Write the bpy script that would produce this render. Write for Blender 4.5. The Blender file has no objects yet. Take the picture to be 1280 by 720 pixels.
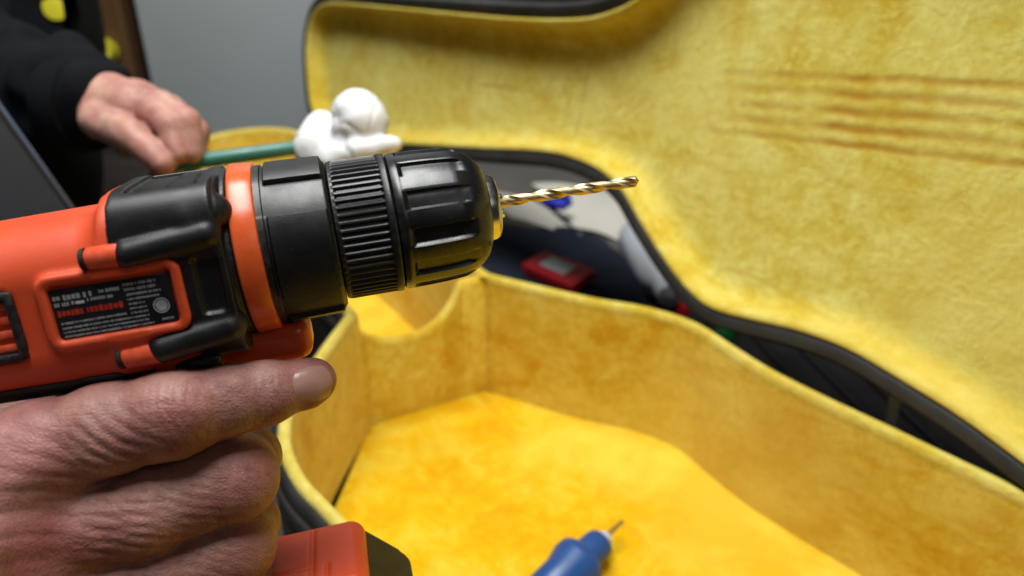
import bpy, bmesh, math, random
import numpy as np
from mathutils import Vector, Matrix
random.seed(7); rng = np.random.default_rng(7)
SC = bpy.context.scene
COL = SC.collection

# ---------------------------------------------------------------- camera
PITCH = math.radians(28.0)
cd = bpy.data.cameras.new('camera'); cam = bpy.data.objects.new('camera', cd); COL.objects.link(cam)
cam.location = (0, 0, 0); cam.rotation_euler = (math.pi/2 - PITCH, 0, 0)
cd.sensor_width = 36; cd.lens = 36*1004/1280; cd.clip_start = 0.01; cd.clip_end = 30
cd.dof.use_dof = True; cd.dof.focus_distance = 0.262; cd.dof.aperture_fstop = 9.0
SC.camera = cam
# ---------------------------------------------------------------- light
W = bpy.data.worlds.new('World'); SC.world = W; W.use_nodes = True
W.node_tree.nodes['Background'].inputs[0].default_value = (0.80, 0.86, 1.0, 1)
W.node_tree.nodes['Background'].inputs[1].default_value = 0.025
def area(name, loc, target, sx, sy, power, col):
    l = bpy.data.lights.new(name, 'AREA'); l.shape = 'RECTANGLE'; l.size = sx; l.size_y = sy
    l.energy = power; l.color = col
    o = bpy.data.objects.new(name, l); COL.objects.link(o); o.location = loc
    o.rotation_euler = (Vector(target)-Vector(loc)).to_track_quat('-Z', 'Y').to_euler()
    return o
area('ceiling_lamp', (-0.14, 0.43, 1.25), (0.02, 0.50, -0.2), 1.2, 0.6, 46, (0.98, 1.0, 0.96))
area('fill_lamp', (0.9, -0.9, 1.1), (0.1, 0.6, -0.3), 0.7, 0.7, 1.6, (1.0, 0.96, 0.90))  # added fill light from behind the camera, lifts the lid
SC.view_settings.view_transform = 'Standard'; SC.view_settings.look = 'None'
SC.view_settings.exposure = -0.15; SC.view_settings.gamma = 1.0

# ---------------------------------------------------------------- frames
CR = Vector((1, 0, 0)); CU = Vector((0, math.sin(PITCH), math.cos(PITCH))); CB = Vector((0, -math.cos(PITCH), math.sin(PITCH)))
VIEW = np.array([CR, CU, CB])            # rows: right, up, back of the tilted working frame (mm -> m)
def tilt(p): return (np.asarray(p, float) @ VIEW)*0.001

# ---------------------------------------------------------------- helpers
def prop(o, label=None, cat=None, group=None, kind=None):
    if label: o['label'] = label
    if cat: o['category'] = cat
    if group: o['group'] = group
    if kind: o['kind'] = kind
    return o
def empty(name, loc, label, cat, group=None):
    o = bpy.data.objects.new(name, None); COL.objects.link(o); o.location = loc; o.empty_display_size = 0.02
    return prop(o, label, cat, group)
def mesh(name, verts, faces, mat, parent=None, smooth=True):
    m = bpy.data.meshes.new(name); m.from_pydata([tuple(map(float, v)) for v in verts], [], [tuple(map(int, f)) for f in faces])
    m.update()
    if smooth: m.polygons.foreach_set('use_smooth', [True]*len(m.polygons))
    if mat: m.materials.append(mat)
    o = bpy.data.objects.new(name, m); COL.objects.link(o); o.parent = parent
    return o
def mesh_np(name, V, Q, mat, parent=None):
    m = bpy.data.meshes.new(name)
    m.vertices.add(len(V)); m.vertices.foreach_set('co', np.asarray(V, np.float32).ravel())
    m.loops.add(Q.size); m.loops.foreach_set('vertex_index', Q.ravel().astype(np.int32))
    m.polygons.add(len(Q)); m.polygons.foreach_set('loop_start', np.arange(0, Q.size, 4, dtype=np.int32))
    m.polygons.foreach_set('use_smooth', np.ones(len(Q), bool))
    m.update(calc_edges=True); m.validate()
    m.materials.append(mat)
    o = bpy.data.objects.new(name, m); COL.objects.link(o); o.parent = parent
    return o
def from_bm(name, bm, mat, parent=None, smooth=True, sharp=40):
    bmesh.ops.recalc_face_normals(bm, faces=bm.faces)
    m = bpy.data.meshes.new(name); bm.to_mesh(m); bm.free()
    if smooth:
        m.polygons.foreach_set('use_smooth', [True]*len(m.polygons))
        try: m.set_sharp_from_angle(angle=math.radians(sharp))
        except Exception: pass
    m.materials.append(mat)
    o = bpy.data.objects.new(name, m); COL.objects.link(o); o.parent = parent
    return o
def rbox(bm, c, size, r=0.0, seg=2, rot=None):
    g = bmesh.ops.create_cube(bm, size=1.0); vs = g['verts']
    bmesh.ops.scale(bm, vec=size, verts=vs)
    if r > 0:
        es = list({e for v in vs for e in v.link_edges})
        rr = bmesh.ops.bevel(bm, geom=es, offset=r, segments=seg, affect='EDGES', profile=0.5)
        vs = list({v for f in rr['faces'] for v in f.verts} | {v for v in vs if v.is_valid})
        seen = set(vs); st = list(vs)
        while st:
            v = st.pop()
            for e in v.link_edges:
                w = e.other_vert(v)
                if w not in seen: seen.add(w); st.append(w)
        vs = list(seen)
    if rot is not None: bmesh.ops.transform(bm, matrix=rot.to_4x4(), verts=vs)
    bmesh.ops.translate(bm, vec=c, verts=vs)
    return vs
def box(name, c, size, r, mat, parent=None, rot=None, seg=3):
    bm = bmesh.new(); rbox(bm, c, size, r, seg, rot); return from_bm(name, bm, mat, parent)
def revolve(name, prof, mat, parent=None, n=96, fn=None, x_is_axis=True):
    """prof: list of (x, r) in mm along local X; fn(x, th, r) -> r"""
    V = []; F = []
    for (x, r) in prof:
        for k in range(n):
            th = 2*math.pi*k/n
            rr = fn(x, th, r) if fn else r
            V.append((x*1e-3, -math.sin(th)*rr*1e-3, math.cos(th)*rr*1e-3))
    for i in range(len(prof)-1):
        for k in range(n):
            a = i*n+k; b = i*n+(k+1) % n
            F.append((a, b, b+n, a+n))
    o = mesh(name, V, F, mat, parent)
    try: o.data.set_sharp_from_angle(angle=math.radians(35))
    except Exception: pass
    return o
def revolve_axis(name, prof, mat, parent=None, base=(0, 0, 0), n=28):
    """lathe about local Z, metres"""
    V = []; F = []
    for (z, r) in prof:
        for k in range(n):
            t = 2*math.pi*k/n; V.append((base[0]+r*math.cos(t), base[1]+r*math.sin(t), base[2]+z))
    for i in range(len(prof)-1):
        for k in range(n): F.append((i*n+k, i*n+(k+1) % n, (i+1)*n+(k+1) % n, (i+1)*n+k))
    o = mesh(name, V, F, mat, parent)
    try: o.data.set_sharp_from_angle(angle=math.radians(45))
    except Exception: pass
    return o
def tube(name, pts, rad, mat, parent=None, n=16):
    V = []; F = []
    pts = [Vector(p) for p in pts]
    for i, p in enumerate(pts):
        d = (pts[min(i+1, len(pts)-1)]-pts[max(i-1, 0)]).normalized()
        a = d.orthogonal().normalized() if i == 0 else (a - d*(a.dot(d))).normalized()
        b = d.cross(a); r = rad[i] if isinstance(rad, (list, tuple)) else rad
        for k in range(n):
            t = 2*math.pi*k/n; V.append(p+(a*math.cos(t)+b*math.sin(t))*r)
    for i in range(len(pts)-1):
        for k in range(n): F.append((i*n+k, i*n+(k+1) % n, (i+1)*n+(k+1) % n, (i+1)*n+k))
    F.append(tuple(range(n))[::-1]); F.append(tuple(range((len(pts)-1)*n, len(pts)*n)))
    o = mesh(name, V, F, mat, parent)
    o.data.set_sharp_from_angle(angle=math.radians(50))
    return o

# ---- signed distance fields -> mesh (naive surface nets)
def surface_nets(F, org, h):
    s = F < 0
    nx, ny, nz = F.shape
    corners = [(i, j, k) for i in (0, 1) for j in (0, 1) for k in (0, 1)]
    sl = lambda A, c: A[c[0]:nx-1+c[0], c[1]:ny-1+c[1], c[2]:nz-1+c[2]]
    cnt = sum(sl(s, c).astype(np.int8) for c in corners)
    act = (cnt > 0) & (cnt < 8)
    idx = np.argwhere(act)
    vid = -np.ones(act.shape, np.int64); vid[act] = np.arange(len(idx))
    val = {c: sl(F, c)[act] for c in corners}
    acc = np.zeros((len(idx), 3)); num = np.zeros(len(idx))
    for a in corners:
        for ax in range(3):
            if a[ax] == 1: continue
            b = list(a); b[ax] = 1; b = tuple(b)
            va, vb = val[a], val[b]; cr = (va < 0) != (vb < 0)
            t = np.where(cr, va/np.where(cr, va-vb, 1), 0)
            p = np.zeros((len(idx), 3)); p[:] = a; p[:, ax] = t
            acc += p*cr[:, None]; num += cr
    V = (idx + acc/num[:, None])*h + np.asarray(org)
    quads = []
    for ax in range(3):
        A = [slice(1, -1)]*3; A[ax] = slice(0, -1); B = [slice(1, -1)]*3; B[ax] = slice(1, None)
        sa, sb = s[tuple(A)], s[tuple(B)]
        for flip, cr in ((0, sa & ~sb), (1, ~sa & sb)):
            e = np.argwhere(cr)
            o1, o2 = [x for x in range(3) if x != ax]
            off = np.ones(3, int); off[ax] = 0; e = e+off
            def g(d1, d2):
                q = e.copy(); q[:, o1] += d1; q[:, o2] += d2
                return vid[q[:, 0], q[:, 1], q[:, 2]]
            q = np.stack([g(-1, -1), g(0, -1), g(0, 0), g(-1, 0)], 1)
            if flip ^ (ax == 1): q = q[:, ::-1]
            quads.append(q)
    return V, np.concatenate(quads)
def smin(a, b, k):
    h = np.clip(0.5+0.5*(b-a)/k, 0, 1)
    return b+(a-b)*h - k*h*(1-h)
class Field:
    def __init__(s, lo, hi, h):
        s.lo = np.array(lo, float); s.h = h
        n = np.ceil((np.array(hi)-s.lo)/h).astype(int)+1
        s.P = np.meshgrid(*[(s.lo[i]+np.arange(n[i])*h).astype(np.float32) for i in range(3)], indexing='ij', sparse=True)
        s.n = n
    def blank(s): return np.full(s.n, 60, np.float32)
    def capsule(s, a, b, ra, rb):
        x, y, z = s.P; a = np.array(a); d = np.array(b)-a; L = max(d@d, 1e-6)
        t = np.clip(((x-a[0])*d[0]+(y-a[1])*d[1]+(z-a[2])*d[2])/L, 0, 1)
        return np.sqrt((x-a[0]-t*d[0])**2+(y-a[1]-t*d[1])**2+(z-a[2]-t*d[2])**2)-(ra+(rb-ra)*t)
    def ball(s, c, r):
        x, y, z = s.P; r = np.broadcast_to(np.array(r, float), 3)
        q = np.sqrt(((x-c[0])/r[0])**2+((y-c[1])/r[1])**2+((z-c[2])/r[2])**2)
        return (q-1)*r.min()
    def rbox(s, c, hs, r, R=None):
        x, y, z = s.P
        p = [x-c[0], y-c[1], z-c[2]]
        if R is not None: p = [R[i][0]*p[0]+R[i][1]*p[1]+R[i][2]*p[2] for i in range(3)]
        q = [np.abs(p[i])-(hs[i]-r) for i in range(3)]
        out = np.sqrt(sum(np.maximum(v, 0)**2 for v in q))
        return out+np.minimum(np.maximum(np.maximum(q[0], q[1]), q[2]), 0)-r
    def chain(s, J, k):
        f = None
        for a, b in zip(J[:-1], J[1:]):
            c = s.capsule(a[:3], b[:3], a[3], b[3]); f = c if f is None else smin(f, c, k)
        return f
def vnormals(V, Q):
    n = np.cross(V[Q[:, 2]]-V[Q[:, 0]], V[Q[:, 3]]-V[Q[:, 1]])
    N = np.zeros_like(V)
    for i in range(4): np.add.at(N, Q[:, i], n)
    return N/np.maximum(np.linalg.norm(N, axis=1), 1e-9)[:, None]
def vnoise(P, seed=0):
    """smooth value noise, P (n,3) -> (n,) in -1..1"""
    r = np.random.default_rng(seed); T = r.uniform(-1, 1, (32, 32, 32))
    i = np.floor(P).astype(int); f = P-i; f = f*f*(3-2*f); out = 0
    for a in (0, 1):
        for b in (0, 1):
            for c in (0, 1):
                w = (f[:, 0] if a else 1-f[:, 0])*(f[:, 1] if b else 1-f[:, 1])*(f[:, 2] if c else 1-f[:, 2])
                out = out+w*T[(i[:, 0]+a) % 32, (i[:, 1]+b) % 32, (i[:, 2]+c) % 32]
    return out
def attr(o, name, vals):
    a = o.data.attributes.new(name, 'FLOAT', 'POINT'); a.data.foreach_set('value', np.asarray(vals, np.float32))

# ---------------------------------------------------------------- materials
class NT:
    def __init__(s, name):
        s.m = bpy.data.materials.new(name); s.m.use_nodes = True
        s.t = s.m.node_tree; s.b = s.t.nodes['Principled BSDF']
        s.co = s.t.nodes.new('ShaderNodeTexCoord').outputs['Object']
    def n(s, typ, ins=None, **kw):
        nd = s.t.nodes.new(typ)
        for k, v in kw.items(): setattr(nd, k, v)
        for k, v in (ins or {}).items():
            if isinstance(v, bpy.types.NodeSocket): s.t.links.new(v, nd.inputs[k])
            else: nd.inputs[k].default_value = v
        return nd
    def noise(s, scale, detail=3, rough=0.55, vec=None, dist=0):
        return s.n('ShaderNodeTexNoise', {'Vector': vec or s.co, 'Scale': scale, 'Detail': detail, 'Roughness': rough, 'Distortion': dist}).outputs['Fac']
    def ramp(s, fac, stops):
        nd = s.n('ShaderNodeValToRGB', {'Fac': fac}); e = nd.color_ramp.elements
        while len(e) < len(stops): e.new(0.5)
        for el, (p, c) in zip(e, stops): el.position = p; el.color = (*c, 1) if len(c) == 3 else c
        return nd.outputs['Color']
    def mix(s, fac, a, b, mode='MIX'):
        nd = s.n('ShaderNodeMix', data_type='RGBA', blend_type=mode)
        for k, v in (('Factor', fac), ('A', a), ('B', b)):
            i = [x for x in nd.inputs if x.name == k and (x.type == 'RGBA' if k != 'Factor' else x.type == 'VALUE')][0]
            if isinstance(v, bpy.types.NodeSocket): s.t.links.new(v, i)
            else: i.default_value = v if k == 'Factor' else (*v, 1)
        return [x for x in nd.outputs if x.type == 'RGBA'][0]
    def math(s, op, a, b=0.0, c=None):
        nd = s.n('ShaderNodeMath', operation=op)
        for i, v in enumerate((a, b, c)):
            if v is None: continue
            if isinstance(v, bpy.types.NodeSocket): s.t.links.new(v, nd.inputs[i])
            else: nd.inputs[i].default_value = v
        return nd.outputs[0]
    def bump(s, h, strength=0.3, dist=0.001, normal=None):
        ins = {'Height': h, 'Strength': strength, 'Distance': dist}
        if normal: ins['Normal'] = normal
        return s.n('ShaderNodeBump', ins).outputs['Normal']
    def set(s, **kw):
        for k, v in kw.items():
            k = k.replace('_', ' ')
            if isinstance(v, bpy.types.NodeSocket): s.t.links.new(v, s.b.inputs[k])
            elif isinstance(v, tuple) and len(v) == 3 and s.b.inputs[k].type == 'RGBA': s.b.inputs[k].default_value = (*v, 1)
            else: s.b.inputs[k].default_value = v
        return s.m
def plastic(name, col, rough=0.4, var=0.12, dusty=0.0, scale=120, spec=0.5, grain=0.15, metallic=0.0, wear=0.0):
    t = NT(name); nz = t.noise(scale, 4); big = t.noise(scale*0.22, 3)
    dk = tuple(c*(1-var) for c in col); lt = tuple(min(1, c*(1+var)+dusty) for c in col)
    c = t.ramp(big, [(0.35, dk), (0.65, lt)])
    r = t.ramp(nz, [(0.3, (rough*0.8,)*3), (0.7, (min(1, rough*1.25),)*3)])
    fine = t.noise(2600, 2)
    if wear > 0:
        pt = t.n('ShaderNodeNewGeometry').outputs['Pointiness']
        ed = t.math('MULTIPLY', t.ramp(pt, [(0.52, (0, 0, 0)), (0.58, (1, 1, 1))]), t.ramp(t.noise(420, 4), [(0.40, (0, 0, 0)), (0.62, (1, 1, 1))]))
        scr = t.noise(1.0, 3, 0.6, vec=t.n('ShaderNodeMapping', {'Vector': t.co, 'Scale': (90, 900, 700), 'Rotation': (0.2, 0.5, 0.3)}).outputs[0])
        ed = t.math('MAXIMUM', ed, t.math('MULTIPLY', t.ramp(scr, [(0.70, (0, 0, 0)), (0.76, (1, 1, 1))]), 0.6))
        dst = t.math('MULTIPLY', t.ramp(t.noise(900, 3), [(0.60, (0, 0, 0)), (0.72, (1, 1, 1))]), 0.35)
        c = t.mix(t.math('MULTIPLY', t.math('MAXIMUM', ed, dst), wear), c, tuple(min(1, x*1.15+0.10) for x in col))
    return t.set(Base_Color=c, Roughness=r, Specular_IOR_Level=spec, Metallic=metallic, Normal=t.bump(fine, grain, 0.0002))
M = {}
M['orange'] = plastic('orange_plastic', (0.66, 0.076, 0.024), 0.43, 0.06, 0, 60, 0.45, 0.10, wear=0.45)
M['orange_trim'] = plastic('orange_trim_plastic', (0.70, 0.10, 0.020), 0.24, 0.08, 0, 90, 0.5, 0.05, wear=0.45)
M['black'] = plastic('black_plastic', (0.007, 0.007, 0.008), 0.40, 0.3, 0.002, 90, 0.5, 0.25, wear=0.28)
M['black_gloss'] = plastic('black_sleeve_plastic', (0.006, 0.006, 0.007), 0.27, 0.3, 0.002, 130, 0.55, 0.12, wear=0.3)
M['rubber'] = plastic('black_rubber', (0.012, 0.012, 0.012), 0.6, 0.2, 0.003, 90, 0.3, 0.3)
M['steel'] = plastic('polished_steel', (0.62, 0.60, 0.57), 0.22, 0.1, 0, 300, 0.5, 0.05, 1.0)
M['dark_steel'] = plastic('dark_steel', (0.10, 0.09, 0.085), 0.35, 0.2, 0, 300, 0.5, 0.05, 1.0)
M['bronze'] = plastic('bronze_drill_steel', (0.52, 0.40, 0.23), 0.45, 0.25, 0, 500, 0.5, 0.1, 1.0)
M['label'] = plastic('label_film', (0.010, 0.010, 0.013), 0.35, 0.1, 0, 100, 0.5, 0.0)
M['print_grey'] = plastic('grey_print', (0.30, 0.32, 0.35), 0.5, 0.25, 0, 900, 0.3, 0.0)
M['print_pale'] = plastic('pale_print', (0.50, 0.50, 0.50), 0.5, 0.15, 0, 900, 0.3, 0.0)
M['print_red'] = plastic('red_print', (0.42, 0.030, 0.018), 0.5, 0.2, 0, 900, 0.3, 0.0)
M['vinyl'] = plastic('black_case_vinyl', (0.020, 0.019, 0.018), 0.5, 0.25, 0.006, 60, 0.4, 0.5)
M['binding'] = plastic('grey_case_binding', (0.050, 0.048, 0.046), 0.42, 0.2, 0.01, 60, 0.4, 0.3)
M['green'] = plastic('green_rod_plastic', (0.035, 0.17, 0.13), 0.4, 0.15, 0, 60)
M['blue'] = plastic('blue_plastic', (0.008, 0.058, 0.225), 0.38, 0.1, 0, 60)
M['deep_blue'] = plastic('deep_blue_plastic', (0.02, 0.03, 0.42), 0.4, 0.1, 0, 60)
M['red'] = plastic('red_packet', (0.52, 0.012, 0.020), 0.35, 0.12, 0, 60)
M['pale'] = plastic('pale_packet_print', (0.62, 0.64, 0.62), 0.5, 0.1, 0, 60)
M['lavender'] = plastic('lavender_white_plastic', (0.50, 0.52, 0.58), 0.4, 0.08, 0, 40)
M['bright_green'] = plastic('bright_green_plastic', (0.01, 0.30, 0.06), 0.4, 0.1, 0, 60)
M['paper'] = plastic('off_white_paper', (0.52, 0.49, 0.44), 0.8, 0.10, 0, 25, 0.2)
M['dark_paper'] = plastic('brown_grey_card', (0.10, 0.092, 0.085), 0.7, 0.15, 0, 25, 0.2)
M['wad'] = plastic('white_soft_plastic', (0.80, 0.80, 0.81), 0.5, 0.03, 0, 40, 0.4, 0.1)
M['yellow_tape'] = plastic('yellow_tape', (0.55, 0.48, 0.02), 0.5, 0.1, 0, 40)
M['slate'] = plastic('slate_laminate', (0.16, 0.20, 0.32), 0.55, 0.05, 0, 10, 0.3)
M['wood'] = None
def fabric(name, col, scale=900, sheen=0.2):
    t = NT(name); w = t.noise(scale, 3); b = t.noise(18, 4)
    c = t.ramp(b, [(0.3, tuple(x*0.7 for x in col)), (0.7, tuple(x*1.25 for x in col))])
    return t.set(Base_Color=c, Roughness=0.9, Specular_IOR_Level=0.12, Sheen_Weight=sheen, Sheen_Roughness=0.5, Normal=t.bump(w, 0.5, 0.0008))
M['jacket'] = fabric('black_jacket_cloth', (0.0055, 0.006, 0.0075), 700, 0.0)
M['navy'] = fabric('navy_cloth', (0.016, 0.020, 0.034), 700, 0.05)

def plush(name, a, b, worn, sheen=0.35, strings=False, nap=0.5, mott=0.38):
    t = NT(name)
    big = t.noise(9, 5, 0.62); mid = t.noise(38, 5, 0.65, dist=0.6); fine = t.noise(1500, 3, 0.7)
    streak = t.n('ShaderNodeMapping', {'Vector': t.co, 'Scale': (260, 22, 60)}).outputs[0]
    st = t.noise(1.0, 4, 0.6, vec=streak)
    f = t.math('ADD', t.math('MULTIPLY', big, 0.45), t.math('MULTIPLY', mid, 0.55))
    c = t.ramp(f, [(0.38, worn), (0.47, a), (0.58, b)])
    spk = t.noise(140, 4, 0.7)
    c = t.mix(t.math('MULTIPLY', t.ramp(spk, [(0.36, (1, 1, 1)), (0.52, (0, 0, 0))]), mott), c, worn)
    c = t.mix(t.math('MULTIPLY', t.ramp(spk, [(0.52, (0, 0, 0)), (0.68, (1, 1, 1))]), mott), c, tuple(min(1, x*1.12+0.03) for x in b))
    c = t.mix(t.math('MULTIPLY', t.ramp(st, [(0.45, (0, 0, 0)), (0.75, (1, 1, 1))]), nap*0.5), c, worn)
    rub = t.noise(1.0, 5, 0.65, vec=t.n('ShaderNodeMapping', {'Vector': t.co, 'Scale': (9, 45, 45), 'Rotation': (0, 0, 0.12)}).outputs[0], dist=0.8)
    c = t.mix(t.math('MULTIPLY', t.ramp(rub, [(0.54, (0, 0, 0)), (0.70, (1, 1, 1))]), 0.55), c, tuple(x*0.92 for x in worn))
    c = t.mix(t.math('MULTIPLY', t.ramp(t.noise(5.5, 3, 0.5), [(0.52, (0, 0, 0)), (0.64, (1, 1, 1))]), 0.6), c, tuple(min(1, x*1.04+0.03) for x in b))
    c = t.mix(t.math('MULTIPLY', t.ramp(t.noise(7.0, 4, 0.6, dist=0.7), [(0.52, (0, 0, 0)), (0.64, (1, 1, 1))]), 0.45), c, worn)
    h = t.math('ADD', t.math('MULTIPLY', mid, 0.8), t.math('ADD', t.math('MULTIPLY', spk, 0.5), t.math('MULTIPLY', fine, 0.35)))
    nrm = t.bump(h, 0.7, 0.004)
    if strings:      # crushed pile lines where guitar strings pressed into the lid
        sep = t.n('ShaderNodeSeparateXYZ', {'Vector': t.co}); u, v = sep.outputs[0], sep.outputs[1]
        wob = t.math('MULTIPLY', t.math('SUBTRACT', t.noise(30, 3), 0.5), 0.005)
        vv = t.math('ADD', t.math('ADD', v, t.math('MULTIPLY', u, 0.155)), wob)
        ph = t.math('MULTIPLY', t.math('SUBTRACT', vv, 0.170), 2*math.pi/0.0112)
        line = t.math('POWER', t.math('ADD', t.math('MULTIPLY', t.math('COSINE', ph), 0.5), 0.5), 1.1)
        band = t.math('MULTIPLY', t.math('SMOOTH_MIN', 1.0, t.math('MAXIMUM', t.math('DIVIDE', t.math('SUBTRACT', 0.0270, t.math('ABSOLUTE', t.math('SUBTRACT', vv, 0.170))), 0.004), 0.0), 0.1), 1.0)
        left = t.math('MINIMUM', t.math('MAXIMUM', t.math('DIVIDE', t.math('SUBTRACT', 0.075, u), 0.06), 0.0), 1.0)
        patch = t.ramp(t.noise(17, 4), [(0.36, (0.10,)*3), (0.62, (1,)*3)])
        k = t.math('MULTIPLY', t.math('MULTIPLY', line, band), t.math('MULTIPLY', left, patch))
        c = t.mix(t.math('MULTIPLY', k, 0.9), c, (0.50, 0.235, 0.018))
        def soft(val, lo, hi, w):      # 1 inside lo..hi, soft edge w
            a_ = t.math('MINIMUM', t.math('DIVIDE', t.math('SUBTRACT', val, lo), w), t.math('DIVIDE', t.math('SUBTRACT', hi, val), w))
            return t.math('MINIMUM', t.math('MAXIMUM', a_, 0.0), 1.0)
        hl = t.math('ADD', v, t.math('MULTIPLY', u, 0.12))
        m1 = t.math('MULTIPLY', soft(hl, 0.1535, 0.1595, 0.002), soft(u, 0.245, 0.40, 0.02))
        m2 = t.math('MULTIPLY', soft(u, 0.212, 0.219, 0.0025), soft(v, 0.085, 0.165, 0.015))
        m3 = t.math('MULTIPLY', soft(u, 0.395, 0.42, 0.008), soft(v, 0.095, 0.135, 0.012))
        mm_ = t.math('MULTIPLY', t.math('MAXIMUM', t.math('MAXIMUM', m1, m2), m3), t.math('MULTIPLY', patch, 0.6))
        c = t.mix(mm_, c, (0.50, 0.27, 0.02))
        nrm = t.bump(t.math('SUBTRACT', 1.0, k), 0.35, 0.002, nrm)
    return t.set(Base_Color=c, Roughness=0.95, Specular_IOR_Level=0.1, Sheen_Weight=sheen, Sheen_Roughness=0.35, Sheen_Tint=(1.0, 0.85, 0.40), Normal=nrm)
M['plush'] = plush('yellow_plush', (0.82, 0.61, 0.075), (0.88, 0.71, 0.14), (0.72, 0.41, 0.015), 0.4)
M['plush_floor'] = plush('yellow_plush_floor', (0.82, 0.50, 0.006), (0.86, 0.61, 0.045), (0.79, 0.40, 0.003), 0.25, nap=0.2, mott=0.22)
M['plush_lid'] = plush('worn_yellow_plush', (0.74, 0.63, 0.125), (0.82, 0.75, 0.22), (0.66, 0.45, 0.040), 0.4, strings=True)
M['plush_lip'] = plush('pale_yellow_plush_edge', (0.70, 0.55, 0.085), (0.78, 0.66, 0.17), (0.62, 0.42, 0.03), 0.35)

def skin(name, base, red, scale=1.0):
    t = NT(name)
    a = t.n('ShaderNodeAttribute', attribute_name='red').outputs['Fac']
    bl = t.noise(70*scale, 5, 0.6); sp = t.noise(420*scale, 3, 0.6)
    c = t.mix(t.ramp(bl, [(0.38, (0, 0, 0)), (0.66, (1, 1, 1))]), tuple(x*1.12 for x in base), tuple(x*y for x, y in zip(base, (0.62, 0.47, 0.52))))
    c = t.mix(a, c, red)
    c = t.mix(t.math('MULTIPLY', t.ramp(sp, [(0.58, (0, 0, 0)), (0.75, (1, 1, 1))]), 0.30), c, tuple(x*0.62 for x in red))
    v = t.n('ShaderNodeTexVoronoi', {'Vector': t.n('ShaderNodeMapping', {'Vector': t.co, 'Scale': (0.75, 1.5, 1.0), 'Rotation': (0, 0, 0.35)}).outputs[0], 'Scale': 780*scale}, feature='DISTANCE_TO_EDGE').outputs['Distance']
    st = t.n('ShaderNodeMapping', {'Vector': t.co, 'Scale': (90*scale, 420*scale, 240*scale), 'Rotation': (0, 0, 0.35)}).outputs[0]
    wr = t.noise(1.0, 4, 0.6, vec=st, dist=0.4)
    nrm = t.bump(t.math('MINIMUM', v, 0.25), 0.38, 0.0008)
    nrm = t.bump(wr, 0.48, 0.0012, nrm)
    rough = t.ramp(bl, [(0.3, (0.42,)*3), (0.7, (0.60,)*3)])
    return t.set(Base_Color=c, Roughness=rough, Specular_IOR_Level=0.4, Subsurface_Weight=0.12, Subsurface_Radius=(1.0, 0.35, 0.2), Subsurface_Scale=0.004, Normal=nrm)
M['skin'] = skin('weathered_skin', (0.36, 0.185, 0.152), (0.27, 0.072, 0.068))
M['skin_pale'] = skin('pale_skin', (0.50, 0.29, 0.225), (0.45, 0.16, 0.135), 0.8)
tn = NT('nail'); M['nail'] = tn.set(Base_Color=(0.36, 0.19, 0.16), Roughness=0.3, Specular_IOR_Level=0.5, Subsurface_Weight=0.1, Subsurface_Scale=0.002, Normal=tn.bump(tn.noise(700, 2), 0.2, 0.0003))
tw = NT('brown_wood'); mp = tw.n('ShaderNodeMapping', {'Vector': tw.co, 'Scale': (30, 30, 2)}).outputs[0]
M['wood'] = tw.set(Base_Color=tw.ramp(tw.noise(1.5, 5, 0.6, vec=mp, dist=0.5), [(0.3, (0.075, 0.034, 0.012)), (0.7, (0.13, 0.062, 0.022))]), Roughness=0.6)
tg = NT('grey_painted_wall'); M['wall'] = tg.set(Base_Color=tg.ramp(tg.noise(2.2, 4), [(0.3, (0.40, 0.44, 0.46)), (0.7, (0.45, 0.485, 0.505))]), Roughness=0.6, Normal=tg.bump(tg.noise(120, 3), 0.15, 0.002))
tt = NT('dark_bench_top'); mp = tt.n('ShaderNodeMapping', {'Vector': tt.co, 'Scale': (3, 40, 3)}).outputs[0]
M['bench'] = tt.set(Base_Color=tt.ramp(tt.noise(1.2, 5, 0.6, vec=mp), [(0.3, (0.020, 0.015, 0.012)), (0.7, (0.045, 0.036, 0.030))]), Roughness=0.55, Normal=tt.bump(tt.noise(160, 3), 0.2, 0.001))

# ---------------------------------------------------------------- setting
ZT = -0.452                                    # bench top
bm = bmesh.new(); rbox(bm, (0.3, 0.75, ZT-0.02), (3.4, 1.9, 0.04), 0.004)
prop(from_bm('bench_top', bm, M['bench']), kind='structure')
bm = bmesh.new(); rbox(bm, (-0.355, 1.375, 0.0), (0.50, 0.05, 1.4), 0.004)
prop(from_bm('wall', bm, M['wall']), kind='structure')

# dark cabinet next to the grey wall, brown post
cab = empty('dark_cabinet', (0.285, 1.50, ZT), 'tall black cabinet standing behind the case lid', 'cabinet')
box('carcass', (0, 0.03, 0.75), (0.74, 0.20, 1.5), 0.006, M['vinyl'], cab)
box('door', (-0.185, -0.085, 0.75), (0.355, 0.02, 1.46), 0.004, M['vinyl'], cab)
box('door', (0.185, -0.085, 0.75), (0.355, 0.02, 1.46), 0.004, M['vinyl'], cab)
post = box('brown_post', (0, 0, 0.7), (0.058, 0.06, 1.4), 0.006, M['wood']); post.location = (-0.652, 1.365, ZT)
prop(post, 'brown wooden post beside the grey wall', 'post')

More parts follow.
